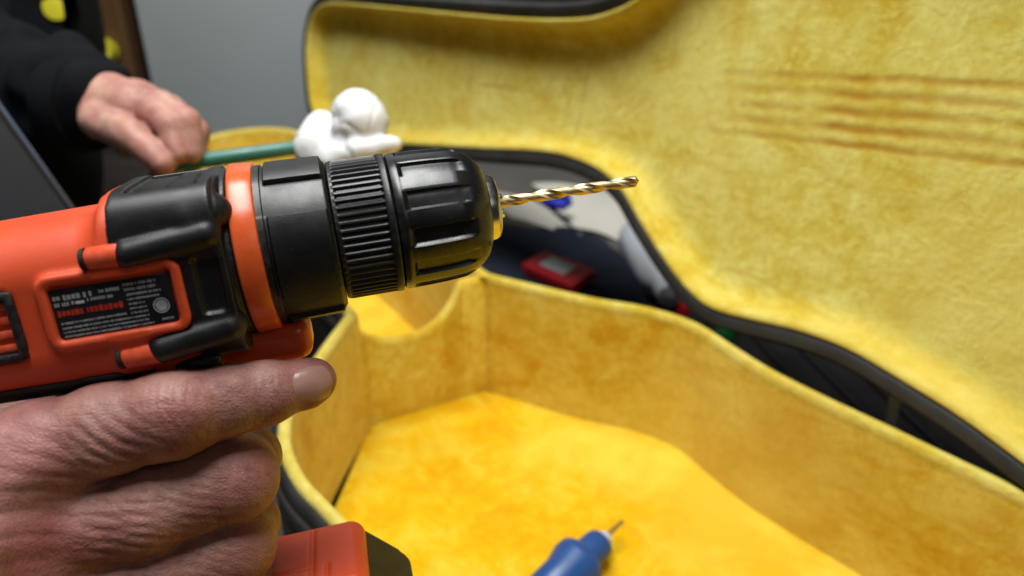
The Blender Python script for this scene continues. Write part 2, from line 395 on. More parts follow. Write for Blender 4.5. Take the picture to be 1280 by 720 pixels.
# ---------------------------------------------------------------- guitar case
H0 = Vector((0.1534, 0.54182, -0.320)); UU = Vector((-0.5784, 0.81575, 0)); NN = Vector((0.81575, 0.5784, 0))
def crom(P, n=6):
    out = []; m = len(P); P = [np.array(p, float) for p in P]
    for i in range(m):
        a, b, c, d = P[i-1], P[i], P[(i+1) % m], P[(i+2) % m]
        for k in range(n):
            t = k/n
            out.append(0.5*((2*b)+(-a+c)*t+(2*a-5*b+4*c-d)*t*t+(-a+3*b-3*c+d)*t**3))
    return np.array(out)
def offset(O, r):
    d = np.roll(O, -1, 0)-np.roll(O, 1, 0); d /= np.linalg.norm(d, axis=1)[:, None]
    A = 0.5*np.sum(O[:, 0]*np.roll(O[:, 1], -1)-np.roll(O[:, 0], -1)*O[:, 1])
    nrm = np.stack([d[:, 1], -d[:, 0]], 1)*(1 if A > 0 else -1)
    return O+nrm*r
def sweep(name, O, prof, mat, parent, cap_end=False, cap_start=False, wob=0):
    V = []; F = []; n = len(O)
    for j, (r, z) in enumerate(prof):
        Q = offset(O, r)
        for k, q in enumerate(Q):
            V.append((q[0], q[1], z))
    for i in range(len(prof)-1):
        for k in range(n): F.append((i*n+k, i*n+(k+1) % n, (i+1)*n+(k+1) % n, (i+1)*n+k))
    if cap_end: F.append(tuple(range((len(prof)-1)*n, len(prof)*n)))
    if cap_start: F.append(tuple(range(n))[::-1])
    bm = bmesh.new(); vs = [bm.verts.new(v) for v in V]
    for f in F: bm.faces.new([vs[i] for i in f])
    return from_bm(name, bm, mat, parent, True, 50)
case = empty('guitar_case', H0, 'open black guitar case lined with yellow plush, lid raised', 'guitar case')
def frame_mat(o, x, y, z): return Matrix(((x.x, y.x, z.x), (x.y, y.y, z.y), (x.z, y.z, z.z)))
base_out = [(0.176, -0.100), (0.160, -0.097), (0.121, -0.077), (0.077, -0.053), (0.042, -0.029), (0.005, -0.016), (-0.037, -0.0185), (-0.074, -0.0205), (-0.118, -0.017),
            (-0.156, -0.012), (-0.200, -0.007), (-0.245, -0.001), (-0.32, 0.012), (-0.40, 0.020), (-0.49, 0.006), (-0.57, -0.05), (-0.61, -0.17), (-0.58, -0.30),
            (-0.50, -0.375), (-0.40, -0.395), (-0.30, -0.375), (-0.21, -0.335), (-0.13, -0.316), (-0.06, -0.319), (-0.018, -0.323), (0.011, -0.326), (0.041, -0.323), (0.063, -0.316), (0.084, -0.304),
            (0.110, -0.281), (0.140, -0.252), (0.168, -0.223), (0.182, -0.216), (0.30, -0.212), (0.45, -0.207), (0.56, -0.212), (0.63, -0.214), (0.682, -0.200), (0.708, -0.155),
            (0.700, -0.105), (0.665, -0.076), (0.60, -0.078), (0.50, -0.092), (0.32, -0.100)]
BO = crom(base_out, 6)
DEP = 0.118; ZB = ZT-H0.z                                        # case-local bench height
def caseset(o):
    o.rotation_mode = 'QUATERNION'; o.rotation_quaternion = frame_mat(0, UU, -NN, Vector((0, 0, -1))).to_quaternion() if False else Matrix(((UU.x, NN.x, 0), (UU.y, NN.y, 0), (0, 0, 1))).to_quaternion()
    return o
# (U, N, Z) is left-handed, so mirror the across axis: local y = -v
def mir(O): Q = np.array(O).copy(); Q[:, 1] *= -1; return Q
BOm = mir(BO)
ROT = Matrix(((UU.x, -NN.x, 0), (UU.y, -NN.y, 0), (0, 0, 1)))
def put(o): o.rotation_mode = 'QUATERNION'; o.rotation_quaternion = ROT.to_quaternion(); return o
put(case)
body = sweep('case_shell', BOm, [(0.0125, ZB+0.001), (0.0145, ZB+0.006), (0.0145, -0.020), (0.0135, -0.006), (0.011, -0.002), (0.0075, -0.0015), (0.0075, -0.010)], M['vinyl'], case, cap_start=True)
sweep('edge_binding', BOm, [(0.0140, -0.024), (0.0158, -0.022), (0.0158, -0.012), (0.0140, -0.010)], M['binding'], body)
sweep('plush_wall', BOm, [(0.0005, -0.004), (0.0, -0.012), (0.0, -0.045), (0.0, -0.085), (0.0, -DEP+0.010), (0.0, -DEP-0.003)], M['plush'], body)
sweep('plush_rim', BOm, [(0.0085, -0.0035), (0.0085, 0.000), (0.0065, 0.0025), (0.0035, 0.0028), (0.001, 0.001), (0.0002, -0.003), (0.0004, -0.0075)], M['plush_lip'], body)
sweep('plush_floor', BOm, [(0.004, -DEP-0.004), (0.004, -DEP)], M['plush_floor'], body, cap_end=True)
# neck support with its rounded cut-out (runs across the case where neck meets body)
V = []; F = []; NS = 40; a0 = np.array([0.165, -0.094]); a1 = np.array([0.182, -0.222]); top = 0.002
xs = np.linspace(0, 1, NS+1)
def notch(t):
    q = (t-0.62)/0.40
    return top-0.040*max(0, 1-abs(q)**2.6)**0.8 if abs(q) < 1 else top
ax = (a1-a0)/np.linalg.norm(a1-a0); th = np.array([ax[1]*-1, ax[0]])*0.010
if th[0] < 0: th = -th
prof = [(0.0, 0, 0), (0.0, 1, -0.005), (0.25, 1, -0.0012), (0.5, 1, 0), (0.75, 1, -0.0012), (1.0, 1, -0.005), (1.0, 0, 0)]
for i, t in enumerate(xs):
    zt_ = notch(t)
    for (s, hi, dz) in prof:
        p = a0+(a1-a0)*t+th*s
        V.append((p[0], -p[1], (zt_+dz) if hi else -DEP-0.003))
m_ = len(prof)
for i in range(NS):
    for j in range(m_-1): F.append((i*m_+j, (i+1)*m_+j, (i+1)*m_+j+1, i*m_+j+1))
bm = bmesh.new(); vs = [bm.verts.new(v) for v in V]
for f in F: bm.faces.new([vs[i] for i in f])
ns = from_bm('neck_support', bm, M['plush'], case)
# lid: rim plane leans back from the hinge
TH = math.radians(80); EE = NN*math.cos(TH)+Vector((0, 0, 1))*math.sin(TH)
lid_out = [(0.797, 0.030), (0.778, -0.005), (0.735, -0.026), (0.66, -0.022), (0.506, 0.011), (0.336, 0.050), (0.225, 0.0755), (0.165, 0.080), (0.125, 0.072), (0.092, 0.051), (0.057, 0.030),
           (0.026, 0.016), (-0.001, 0.012), (-0.037, 0.019), (-0.076, 0.028), (-0.114, 0.032), (-0.155, 0.029), (-0.192, 0.025), (-0.232, 0.017), (-0.32, -0.002), (-0.40, -0.006), (-0.49, 0.012),
           (-0.57, 0.07), (-0.605, 0.19), (-0.58, 0.32), (-0.50, 0.40), (-0.40, 0.42), (-0.30, 0.40), (-0.20, 0.355), (-0.11, 0.335), (-0.02, 0.340), (0.05, 0.325), (0.10, 0.275), (0.14, 0.232),
           (0.180, 0.211), (0.225, 0.2005), (0.30, 0.191), (0.40, 0.182), (0.642, 0.162), (0.745, 0.151), (0.793, 0.128), (0.809, 0.083)]
LO = crom(lid_out, 6)
lidm = UU.cross(EE)                                   # local z of the lid
if lidm.dot(-H0) < 0: lidm = -lidm
# local axes must be right-handed: (UU, EE, UU x EE)
LZ = UU.cross(EE); flip = 1 if LZ.dot(-H0) > 0 else -1  # sign of 'towards the player'
lid = bpy.data.objects.new('lid', None); COL.objects.link(lid); lid.parent = case
LR = Matrix(((UU.x, EE.x, LZ.x), (UU.y, EE.y, LZ.y), (UU.z, EE.z, LZ.z)))
lid.rotation_mode = 'QUATERNION'; lid.rotation_quaternion = (ROT.inverted() @ LR).to_quaternion()
f_ = flip
sweep('lid_shell', LO, [(-0.0012, -0.009*f_), (-0.0010, -0.0012*f_), (0.001, 0.0010*f_), (0.0095, 0.0010*f_), (0.0128, -0.003*f_), (0.0130, -0.036*f_), (0.004, -0.044*f_)], M['vinyl'], lid, cap_end=True)
sweep('lid_binding', LO, [(0.0126, -0.026*f_), (0.0146, -0.025*f_), (0.0146, -0.020*f_), (0.0126, -0.019*f_)], M['binding'], lid)
sweep('lid_plush_rim', LO, [(-0.0008, -0.0045*f_), (-0.0010, -0.001*f_), (-0.0025, 0.0012*f_), (-0.0050, 0.0012*f_), (-0.0070, -0.001*f_), (-0.0076, -0.006*f_), (-0.0080, -0.010*f_), (-0.0090, -0.015*f_), (-0.012, -0.0195*f_), (-0.018, -0.0225*f_)], M['plush_lip'], lid)
sweep('lid_plush_panel', LO, [(-0.0175, -0.0223*f_), (-0.022, -0.0236*f_), (-0.028, -0.024*f_)], M['plush_lid'], lid, cap_end=True)
# hinges between lid and base
for u in (-0.02, -0.31):
    hb = box('hinge', (u, 0.0, -0.006), (0.05, 0.012, 0.004), 0.001, M['dark_steel'], case)
    hb.location = (0, 0.006 if u > -0.1 else -0.032, 0)
# metal lid stay in the waist gap
sv = box('lid_stay', (0, 0, 0), (0.008, 0.002, 0.060), 0.0008, M['lavender'], case)
sv.location = (-0.146, -0.020, -0.006); sv.rotation_euler = (0.25, 0.20, 0)

# ---------------------------------------------------------------- drill
DX = np.array([0.96821936, 0.16943839, -0.18396168]); DY = np.array([-0.22273544, 0.24961898, -0.94237959]); DZ = np.array([-0.11375495, 0.95340495, 0.27942586])
DO = np.array([-5.2789, 26.9223, -265.0])
drill = empty('cordless_drill', tilt(DO), 'orange and black cordless drill with a twist bit, held in a hand', 'drill')
wx, wy, wz = (Vector(d @ VIEW) for d in (DX, DY, DZ))
drill.rotation_mode = 'QUATERNION'
drill.rotation_quaternion = Matrix(((wx.x, wy.x, wz.x), (wx.y, wy.y, wz.y), (wx.z, wy.z, wz.z))).to_quaternion()
mm = 0.001
# chuck sleeve with slots
def slot(x, th, r):
    ph = (th/(2*math.pi)*12+0.36) % 1.0; ph = abs(ph-0.5)
    e = min(1, max(0, (0.27-ph)/0.05)); fx = min(1, max(0, (x+31.0)/1.2))*min(1, max(0, (-9.5-x)/3.5))
    return r-1.35*e*fx
sl = [(-34.0, 17), (-34.0, 20.6), (-33.5, 21.5), (-32.2, 21.9), (-31.2, 21.9)]
sl += [(-31.0+1.3*k/2, 21.85) for k in range(3)]+[(-29+k*1.5, 21.8-0.02*k*k*0.35) for k in range(11)]
sl += [(-13.2, 20.9), (-12, 20.5), (-11, 20.1), (-10, 19.6), (-9, 19.0), (-8, 18.3), (-7, 17.5), (-6.2, 16.7), (-5.4, 15.8), (-4.7, 14.8), (-4.1, 13.6), (-3.7, 12.4), (-3.6, 11.4), (-4.2, 10.8)]
sleeve = revolve('chuck_sleeve', sl, M['black_gloss'], drill, 288, slot)
revolve('chuck_face', [(-4.2, 11.0), (-1.6, 10.7), (-0.5, 10.2), (0.0, 9.4), (0.05, 8.6), (0.3, 6.0), (0.6, 4.4), (-1.5, 4.0)], M['steel'], drill, 72)
for k in range(3):
    b = bmesh.new(); rbox(b, (0.2*mm, 0, 3.0*mm), (4.0*mm, 2.2*mm, 2.4*mm), 0.5*mm, 2)
    j = from_bm('chuck_jaw', b, M['steel'], drill); j.rotation_euler = (math.radians(20+120*k), 0, 0)
# twist bit
V = []; F = []; n = 40; L0, L1 = -3.0, 50.3; ns_ = 150
for i in range(ns_+1):
    x = L0+(L1-L0)*i/ns_; tw_ = x/27.0*2*math.pi; R = 1.9
    if x > 49.1: R *= max(0.10, (50.3-x)/1.2)
    fl = min(1, max(0, (x-2)/3.0))
    for k in range(n):
        p = 2*math.pi*k/n; q = abs(math.sin(p-0.2)); land = 1.0 if q < 0.62 else 1-0.36*fl*min(1, ((q-0.62)/0.22))**0.8
        V.append((x*mm, math.cos(p+tw_)*R*land*mm, math.sin(p+tw_)*R*land*mm))
for i in range(ns_):
    for k in range(n): F.append((i*n+k, i*n+(k+1) % n, (i+1)*n+(k+1) % n, (i+1)*n+k))
F.append(tuple(range(ns_*n, ns_*n+n)))
bit = mesh('drill_bit', V, F, M['bronze'], drill); bit.data.set_sharp_from_angle(angle=math.radians(40))
bit.location = (0, 0, 1.2*mm); bit.rotation_euler = (0, 0, 0)
# knurled torque ring
NK = 58
def knurl(x, th, r):
    if x < -51.0 or x > -36.4: return r
    c = math.cos(th*NK); e = min(1, (x+51.0)/0.7, (-36.4-x)/0.7)
    return r-0.95*e*(0.5-0.5*max(-1, min(1, c*1.8)))
kn = [(-52.2, 18), (-52.2, 21.2), (-51.8, 21.8), (-51.0, 21.9)]+[(-50.9+0.35*k, 22.0) for k in range(3)]+[(-49.8+k*1.6, 22.0) for k in range(9)]+[(-36.9, 22.0), (-36.4, 22.0), (-36.1, 22.2), (-34.6, 22.2), (-34.2, 21.8), (-34.1, 21.0), (-34.1, 16)]
revolve('torque_ring', kn, M['black'], drill, NK*10, knurl)
# clutch collar with raised pads
def pads(x, th, r):
    d = math.degrees(th) % 90; a = (d+29) % 90            # raised 62 deg, low 28 deg
    e = min(1, max(0, min(a, 62-a)/1.6+0.5)); fx = min(1, max(0, (-53.2-x)/0.5))*min(1, max(0, (x+70.6)/0.5))
    return r+(1.3*e*fx if 0 <= a <= 62 else 0) - (0 if a <= 62 else 0.2)
cc = [(-73.6, 20), (-73.6, 24.6), (-71.6, 24.6), (-71.3, 24.0), (-70.7, 24.0)]+[(-70.6+0.3*k, 24.0) for k in range(3)]+[(-69.4+k*1.8, 24.0-0.04*k) for k in range(9)]+[(-54.2, 23.6), (-53.8, 23.6), (-53.3, 23.5), (-53.0, 23.2), (-52.7, 22.8), (-52.5, 22.6), (-52.5, 19)]
revolve('clutch_collar', cc, M['black'], drill, 360, pads).location = (0, 0, -0.0008)
# orange band
revolve('orange_band', [(-80.6, 23), (-80.6, 26.0), (-80.2, 26.4), (-79.6, 26.5), (-74.0, 26.1), (-73.6, 25.9), (-73.4, 25.4), (-73.4, 21)], M['orange_trim'], drill, 128).location = (0, 0, -0.0012)
# gear housing + saddle (field)
fd = Field((-124, -36, -40), (-78, 36, 36), 0.6)
x, y, z = fd.P
def slab(v, a, b): return np.maximum(a-v, v-b)
rad = np.sqrt(y*y+(z+1.4)**2)
cyl = np.maximum(rad-25.4, slab(x, -94.5, -81.0))
oval = lambda a, b, zc: (np.sqrt((y/a)**2+((z-zc)/b)**2)-1)*a
sq = ((np.abs(y)/27.7)**5.5+(np.abs(z+2.5)/26.6)**5.5)**(1/5.5)          # squarish saddle section
sad = np.maximum((sq-1)*27, slab(x, -111.5+np.clip(z-14, -12, 14)*0.10, -84))
sad = np.maximum(sad, 3.0-z)
# shallow step across the saddle top and a ridge line along its shoulder
sad = np.maximum(sad, -np.maximum(np.maximum((0.950-sq)*27, slab(x, -106.5, -88)), np.maximum(np.abs(y)-20.0, 9-z)))
boss_u = fd.capsule((-107.5, -27.2, 7.6), (-87, -25.0, 9.6), 3.9, 4.4)
boss_l = fd.capsule((-105.0, -26.2, -20.6), (-86, -24.0, -18.0), 4.1, 4.7)
mid = np.maximum((np.sqrt(np.sqrt((y/27.2)**4+((z+3)/26.5)**4))-1)*26, slab(x, -95.8, -83))
g = smin(cyl, sad, 0.7); g = smin(g, mid, 0.7); g = smin(g, boss_u, 0.9); g = smin(g, boss_l, 0.9)
g = smin(g, fd.capsule((-91, -21.5, 13.5), (-84.5, -20.5, 14.5), 6.0, 5.4), 1.4)
# side pocket between the two bosses
g = np.maximum(g, -(fd.rbox((-88.5, -27.5, -4.5), (3.6, 1.8, 8.6), 1.6)))
V, Q = surface_nets(g.astype(np.float32), fd.lo, fd.h)
gh = mesh_np('gear_housing', V*mm, Q, M['black'], drill)
for (xa, za, ya) in ((-118.0, 7.8, -27.0), (-115.5, -21.2, -26.4)):
    revolve_axis('boss_cap', [(-0.0, 0.0001), (0.0, 2.4*mm), (0.7*mm, 3.1*mm), (9.0*mm, 3.4*mm), (10.5*mm, 3.4*mm)], M['orange'], drill, n=28)
    o = bpy.data.objects[-1] if False else drill.children[-1]
    o = [c for c in drill.children if c.name.startswith('boss_cap')][-1]
    o.rotation_euler = (0, math.radians(90), 0); o.location = (xa*mm, ya*mm, za*mm)
    revolve_axis('boss_gap_disc', [(0, 0.0001), (0, 2.7*mm), (0.3*mm, 3.1*mm), (1.4*mm, 3.2*mm)], M['rubber'], o, base=(0, 0, -1.3*mm), n=20)  # black disc colours in the shaded gap where the boss hole begins
# orange motor body (field)
fd = Field((-220, -34, -62), (-90, 34, 30), 0.75)
x, y, z = fd.P
shape = fd.rbox((-153, 0, -7.2), (57.0, 27.0, 25.2), 16)
shape = shape+np.clip((-x-112)/50, 0, 1)*1.6
flare = np.maximum((np.sqrt(np.sqrt((y/26.2)**4+((z+3.0)/25.6)**4))-1)*26, slab(x, -113.8, -96))
shape = smin(shape, flare, 7)
shape = smin(shape, fd.rbox((-118, 0, -42), (22, 17.5, 24), 10), 7)
fx, fz = x+113.7, z+5.4
dfr = np.sqrt(np.maximum(np.abs(fx)-14.6, 0)**2+np.maximum(np.abs(fz)-6.6, 0)**2)+np.minimum(np.maximum(np.abs(fx)-14.6, np.abs(fz)-6.6), 0)-4
rim = np.maximum(np.abs(dfr+1.35)-1.35, np.abs(y+26.8)-1.9)
shape = smin(shape, rim, 1.4)
shape = np.maximum(shape, -np.maximum(dfr+2.7, np.abs(y+29.5)-2.6))
vx, vz = x+155.5, z+7.4
dv = np.sqrt(np.maximum(np.abs(vx)-13, 0)**2+np.maximum(np.abs(vz)-6.0, 0)**2)-4
shape = np.maximum(shape, -np.maximum(dv, np.abs(y+28)-3.2))
V, Q = surface_nets(shape.astype(np.float32), fd.lo, fd.h)
shell = mesh_np('body_shell', V*mm, Q, M['orange'], drill)
# vent frame and louvres
bm = bmesh.new()
for (c, s) in (((-155.5, -25.6, 1.2), (33, 3.6, 2.4)), ((-155.5, -25.6, -16.0), (33, 3.6, 2.4)), ((-139.6, -25.6, -7.4), (2.4, 3.6, 19.2)), ((-171.4, -25.6, -7.4), (2.4, 3.6, 19.2))):
    rbox(bm, [v*mm for v in c], [v*mm for v in s], 0.9*mm, 2)
vf = from_bm('vent_frame', bm, M['black'], drill)
for k in range(4):
    bm = bmesh.new(); rbox(bm, (-155.5*mm, -24.6*mm, (-1.8-3.9*k)*mm), (30*mm, 2.2*mm, 2.2*mm), 0.6*mm, 2, None)
    from_bm('louvre', bm, M['orange'], vf)
# label film + print
lab = box('label_plate', (-113.9*mm, -27.0*mm, -6.6*mm), (31.0*mm, 0.7*mm, 15.0*mm), 0.3*mm, M['label'], drill)
def print_row(name, rows, mat, seed, yy=-27.38):
    bm = bmesh.new(); r_ = random.Random(seed)
    rows = [(-113.9+(a+122.4)*0.745, -113.9+(b+122.4)*0.745, -6.6+(c+4.8)*0.85, d*0.85, e) for a, b, c, d, e in rows]
    for (xa, xb, zc, hh, dens) in rows:
        xx = xa
        while xx < xb:
            w = r_.uniform(0.22, 0.5)*hh*dens; g_ = 0.16*hh if r_.random() > 0.2 else 0.55*hh
            w = min(w, xb-xx)
            hh2 = hh*r_.uniform(0.72, 1.0)
            rbox(bm, ((xx+w/2)*mm, yy*mm, (zc+r_.uniform(-0.05, 0.05)*hh)*mm), (w*mm, 0.06*mm, hh2*mm))
            xx += w+g_
    return from_bm(name, bm, mat, lab, False)
print_row('label_heading', [(-142.2, -129.0, 1.2, 1.7, 1.6), (-126.5, -119.5, 1.5, 1.2, 1.3), (-142.2, -135.5, -0.9, 1.3, 1.4), (-131.0, -122.0, -0.6, 1.1, 1.2)], M['print_grey'], 3)
print_row('label_fine_print', [(-118.0, -106.5, 2.3, 1.0, 1), (-118.0, -107.0, 0.6, 1.0, 1), (-117.5, -105.5, -1.1, 0.8, 1), (-117.5, -106.5, -2.7, 0.7, 1), (-117.5, -112, -4.3, 0.7, 1), (-117.5, -111.5, -5.8, 0.7, 1), (-117.5, -111.5, -7.3, 0.7, 1),
          (-141.5, -119.0, -7.2, 0.8, 1), (-141.5, -111.5, -8.8, 0.7, 1), (-141.5, -112.0, -10.2, 0.7, 1), (-141.5, -110.5, -11.6, 0.7, 1), (-107.5, -103.2, -11.0, 0.8, 1)], M['print_grey'], 5)
print_row('label_highlight', [(-135.0, -132.0, -1.0, 1.2, 8)], M['print_pale'], 8)
print_row('label_red_wordmark', [(-141.8, -119.5, -3.9, 2.1, 1.3)], M['print_red'], 11)
em = revolve_axis('label_emblem', [(0, 0.0001), (0, 2.0*mm), (0.02*mm, 2.0*mm)], M['print_grey'], lab, n=32); em.rotation_euler = (math.radians(90), 0, 0); em.location = (-102.1*mm, -27.42*mm, -7.9*mm); em.scale = (0.8, 0.8, 0.8)
revolve_axis('emblem_ring', [(0, 2.3*mm), (0, 2.75*mm), (0.02*mm, 2.75*mm)], M['print_grey'], em, n=32)
# trigger
fd = Field((-100, -13, -46), (-60, 13, -20), 0.6)
tr = fd.rbox((-80, 0, -31.5), (14.5, 9.0, 6.5), 4.5)
tr = np.maximum(tr, -(np.sqrt((fd.P[0]+68)**2+(fd.P[2]+50.5)**2)-13))
V, Q = surface_nets(tr.astype(np.float32), fd.lo, fd.h); mesh_np('trigger', V*mm, Q, M['orange_trim'], drill)
# direction switch bar under lower boss
box('direction_switch', (-97.5*mm, -19.5*mm, -28.6*mm), (13*mm, 6*mm, 4.2*mm), 1.2*mm, M['black_gloss'], drill)
# grip overmould
fd = Field((-236, -34, -130), (-92, 34, -18), 1.0)
x, y, z = fd.P
c_, s_ = math.cos(math.radians(6)), math.sin(math.radians(6))
RT = [[c_, 0, -s_], [0, 1, 0], [s_, 0, c_]]
gr = fd.rbox((-121, 0, -70), (20.5, 16.5, 44), 12, RT)
low = np.maximum(fd.rbox((-153, 0, -7.2), (57.6, 27.7, 26.4), 16)+np.clip((-x-112)/50, 0, 1)*1.6, z+26.0)
low = np.maximum(low, x+108)
gr = smin(gr, low, 5)
V, Q = surface_nets(gr.astype(np.float32), fd.lo, fd.h); mesh_np('grip', V*mm, Q, M['rubber'], drill)
# battery
fd = Field((-170, -26, -158), (-54, 26, -100), 0.8)
bt = fd.rbox((-111.5, 0, -131.5), (54, 20.5, 24.5), 5.5)
bt = np.maximum(bt, -(np.maximum(np.maximum(np.abs(fd.P[0]+116)-36, np.abs(fd.P[2]+137)-20), np.abs(fd.P[1]+20.5)-0.9)))
for ln in (np.maximum(np.abs(fd.P[1]+7.5)-0.45, fd.P[0]+76), np.maximum(np.abs(fd.P[0]+76)-0.45, np.abs(fd.P[1])-16), np.maximum(np.abs(fd.P[0]+71)-0.35, fd.P[1]+7)):
    bt = np.maximum(bt, -np.maximum(ln, np.abs(fd.P[2]+107)-0.9))
V, Q = surface_nets(bt.astype(np.float32), fd.lo, fd.h); bat = mesh_np('battery', V*mm, Q, M['orange'], drill); bat.location = (-0.004, 0, -0.0050)
fd = Field((-74, -24, -158), (-38, 24, -102), 0.8)
bf = fd.rbox((-60, 0, -132.5), (17, 18.5, 23.0), 4)
bf = np.maximum(bf, (fd.P[0]+51)*0.72+(fd.P[2]+120)*0.69)
V, Q = surface_nets(bf.astype(np.float32), fd.lo, fd.h); mesh_np('battery_front', V*mm, Q, M['black'], bat)
box('battery_latch', (-44.5*mm, -8*mm, -134*mm), (6*mm, 14*mm, 10*mm), 1.5*mm, M['orange_trim'], bat)

# ---------------------------------------------------------------- hand on the drill (working frame, mm)
index = [(-132.1, -47.3, -224.0, 14.0), (-115.3, -40.0, -227.0, 12.6), (-97.8, -36.4, -231.0, 12.4), (-82.8, -32.9, -237.5, 10.0), (-74.2, -31.6, -242.0, 9.3), (-63.2, -29.4, -248.0, 7.2), (-61.0, -28.6, -249.5, 6.2)]
middle = [(-133.7, -69.3, -226.0, 14.5), (-108.4, -65.5, -234.0, 12.2), (-84.4, -57.8, -245.0, 12.4), (-85.7, -55.3, -263.0, 9.4), (-97.7, -57.9, -282.0, 8.6)]
ring = [(-130.9, -88.5, -229.0, 14.0), (-108.5, -85.8, -240.0, 11.8), (-86.8, -80.8, -252.0, 12.0), (-88.2, -79.1, -270.0, 9.4), (-99.8, -82.0, -288.0, 8.6)]
pinky = [(-123.3, -111.4, -238.0, 12.5), (-87.4, -102.8, -258.0, 10.8), (-89.5, -103.4, -279.0, 8.8), (-99.6, -107.2, -294.0, 7.8)]
h = 0.7
fd = Field((-190, -138, -312), (-52, -18, -166), h)
x, y, z = fd.P
f_i = fd.chain(index, 3.0)
f_i = smin(f_i, fd.ball((-96.3, -34.2, -226.0), (10.5, 8.5, 8.0)), 4)
f_m = fd.chain(middle, 3.5); f_r = fd.chain(ring, 3.5); f_p = fd.chain(pinky, 3.0)
palm = fd.chain([index[0], (-157.5, -62.2, -208.0, 19)], 5)
for J, wp in ((middle, (-153.7, -68.7, -203.0, 20)), (ring, (-153.7, -77.8, -203.0, 19)), (pinky, (-154.6, -88.7, -207.0, 17))):
    palm = smin(palm, fd.chain([J[0], wp], 5), 9)
palm = smin(palm, fd.chain([(-156.7, -72.2, -207.0, 22), (-169.1, -81.9, -175.0, 23)], 5), 10)
palm = smin(palm, fd.chain([(-163.6, -67.2, -225.0, 16), (-174.7, -59.1, -258.0, 13), (-179.8, -50.6, -282.0, 10.5), (-165.8, -40.7, -292.0, 9.5)], 5), 10)   # thumb
k = 1.2+7.5*np.clip((-112-x)/22, 0, 1)
hand = smin(palm, f_m, k); hand = smin(hand, f_r, k); hand = smin(hand, f_p, k); hand = smin(hand, f_i, k)
V, Q = surface_nets(hand.astype(np.float32), fd.lo, fd.h)
N = vnormals(V, Q)
if (N[np.argmax(V[:, 0])] @ np.array([1, 0, 0])) < 0: Q = Q[:, ::-1]; N = -N
def segd(P, a, b):
    a, b = np.array(a, float), np.array(b, float); d = b-a; t = np.clip(((P-a)@d)/(d@d), 0, 1); return np.linalg.norm(P-a-t[:, None]*d, axis=1)
# folds of stretched skin between the first two fingers, and creases over the joints
disp = np.zeros(len(V))
def folds(c, rad_, direc, wl, amp, seed, stretch=6.0):
    global disp
    d = np.array(direc, float); d /= np.linalg.norm(d)
    m_ = np.exp(-(np.linalg.norm((V-np.array(c))*np.array([1, 1, 0.6]), axis=1)/rad_)**2)
    n_ = vnoise(V/stretch, seed)*1.4
    p = (V@d)/wl+n_
    disp -= 1.5*amp*m_*(np.abs(np.sin(np.pi*p))**0.5*-1+0.7)
folds((-108.1, -43.2, -217.0), 10, (0.62, 0.78, 0.0), 3.3, 0.60, 1, 22)
folds((-101.9, -50.4, -220.0), 8, (0.55, 0.83, 0.0), 3.0, 0.45, 1, 22)
folds((-108.3, -57.5, -222.0), 13, (0.05, 1.0, 0.0), 3.4, 0.42, 2, 26)
folds((-93.1, -60.2, -228.0), 12, (0.30, 0.95, 0.0), 2.8, 0.30, 3, 24)
folds((-108.3, -73.0, -222.0), 14, (0.25, 0.97, 0.0), 3.4, 0.35, 6, 26)
folds((-93.4, -32.7, -219.0), 8, (0.95, 0.2, 0.0), 2.4, 0.30, 4, 16)
folds((-70.8, -30.2, -233.0), 5, (0.97, 0.2, 0.0), 2.0, 0.28, 5, 14)
folds((-76.9, -53.6, -234.0), 7, (0.9, -0.3, 0.0), 2.6, 0.15, 8, 16)
folds((-91.7, -79.9, -236.0), 12, (0.30, 0.95, 0.0), 3.0, 0.30, 7, 24)
folds((-132.8, -55.7, -215.0), 24, (0.45, 0.9, 0.0), 5.5, 0.30, 9, 30)
disp += 0.22*vnoise(V/9.0, 12)+0.07*vnoise(V/3.0, 13)
for a, b, r_, am in (((-122.8, -47.9, -209.0), (-143.8, -54.9, -190.0), 2.6, 0.8), ((-123.4, -63.8, -210.0), (-139.3, -62.3, -184.0), 2.6, 0.8), ((-125.2, -49.2, -206.0), (-127.5, -67.7, -200.0), 2.0, 0.6)):
    disp += am*np.exp(-(segd(V, a, b)/(r_*2))**2)
red = 0.06+0.0*disp
for c, r_, a in (((-92.7, -33.8, -219.0), 8, 0.45), ((-76.6, -53.4, -233.0), 9, 0.38), ((-59.3, -29.0, -243.0), 9, 0.60), ((-128.8, -42.2, -212.0), 13, 0.35), ((-122.5, -69.7, -212.0), 14, 0.65), ((-79.5, -77.1, -242.0), 10, 0.45), ((-135.1, -42.2, -212.0), 14, 0.4), ((-91.5, -43.5, -224.0), 6, 0.5)):
    red = np.maximum(red, a*np.exp(-(np.linalg.norm(V-np.array(c), axis=1)/r_)**2))
red = np.clip(1.2*red+0.16*vnoise(V/8, 21)+0.10*vnoise(V/3.5, 22), 0, 0.9)
V = V+N*disp[:, None]
person = mesh_np('person', tilt(V), Q, M['skin'])
attr(person, 'red', red)
prop(person, 'bare hand gripping the drill handle, index finger pointing along it', 'person')
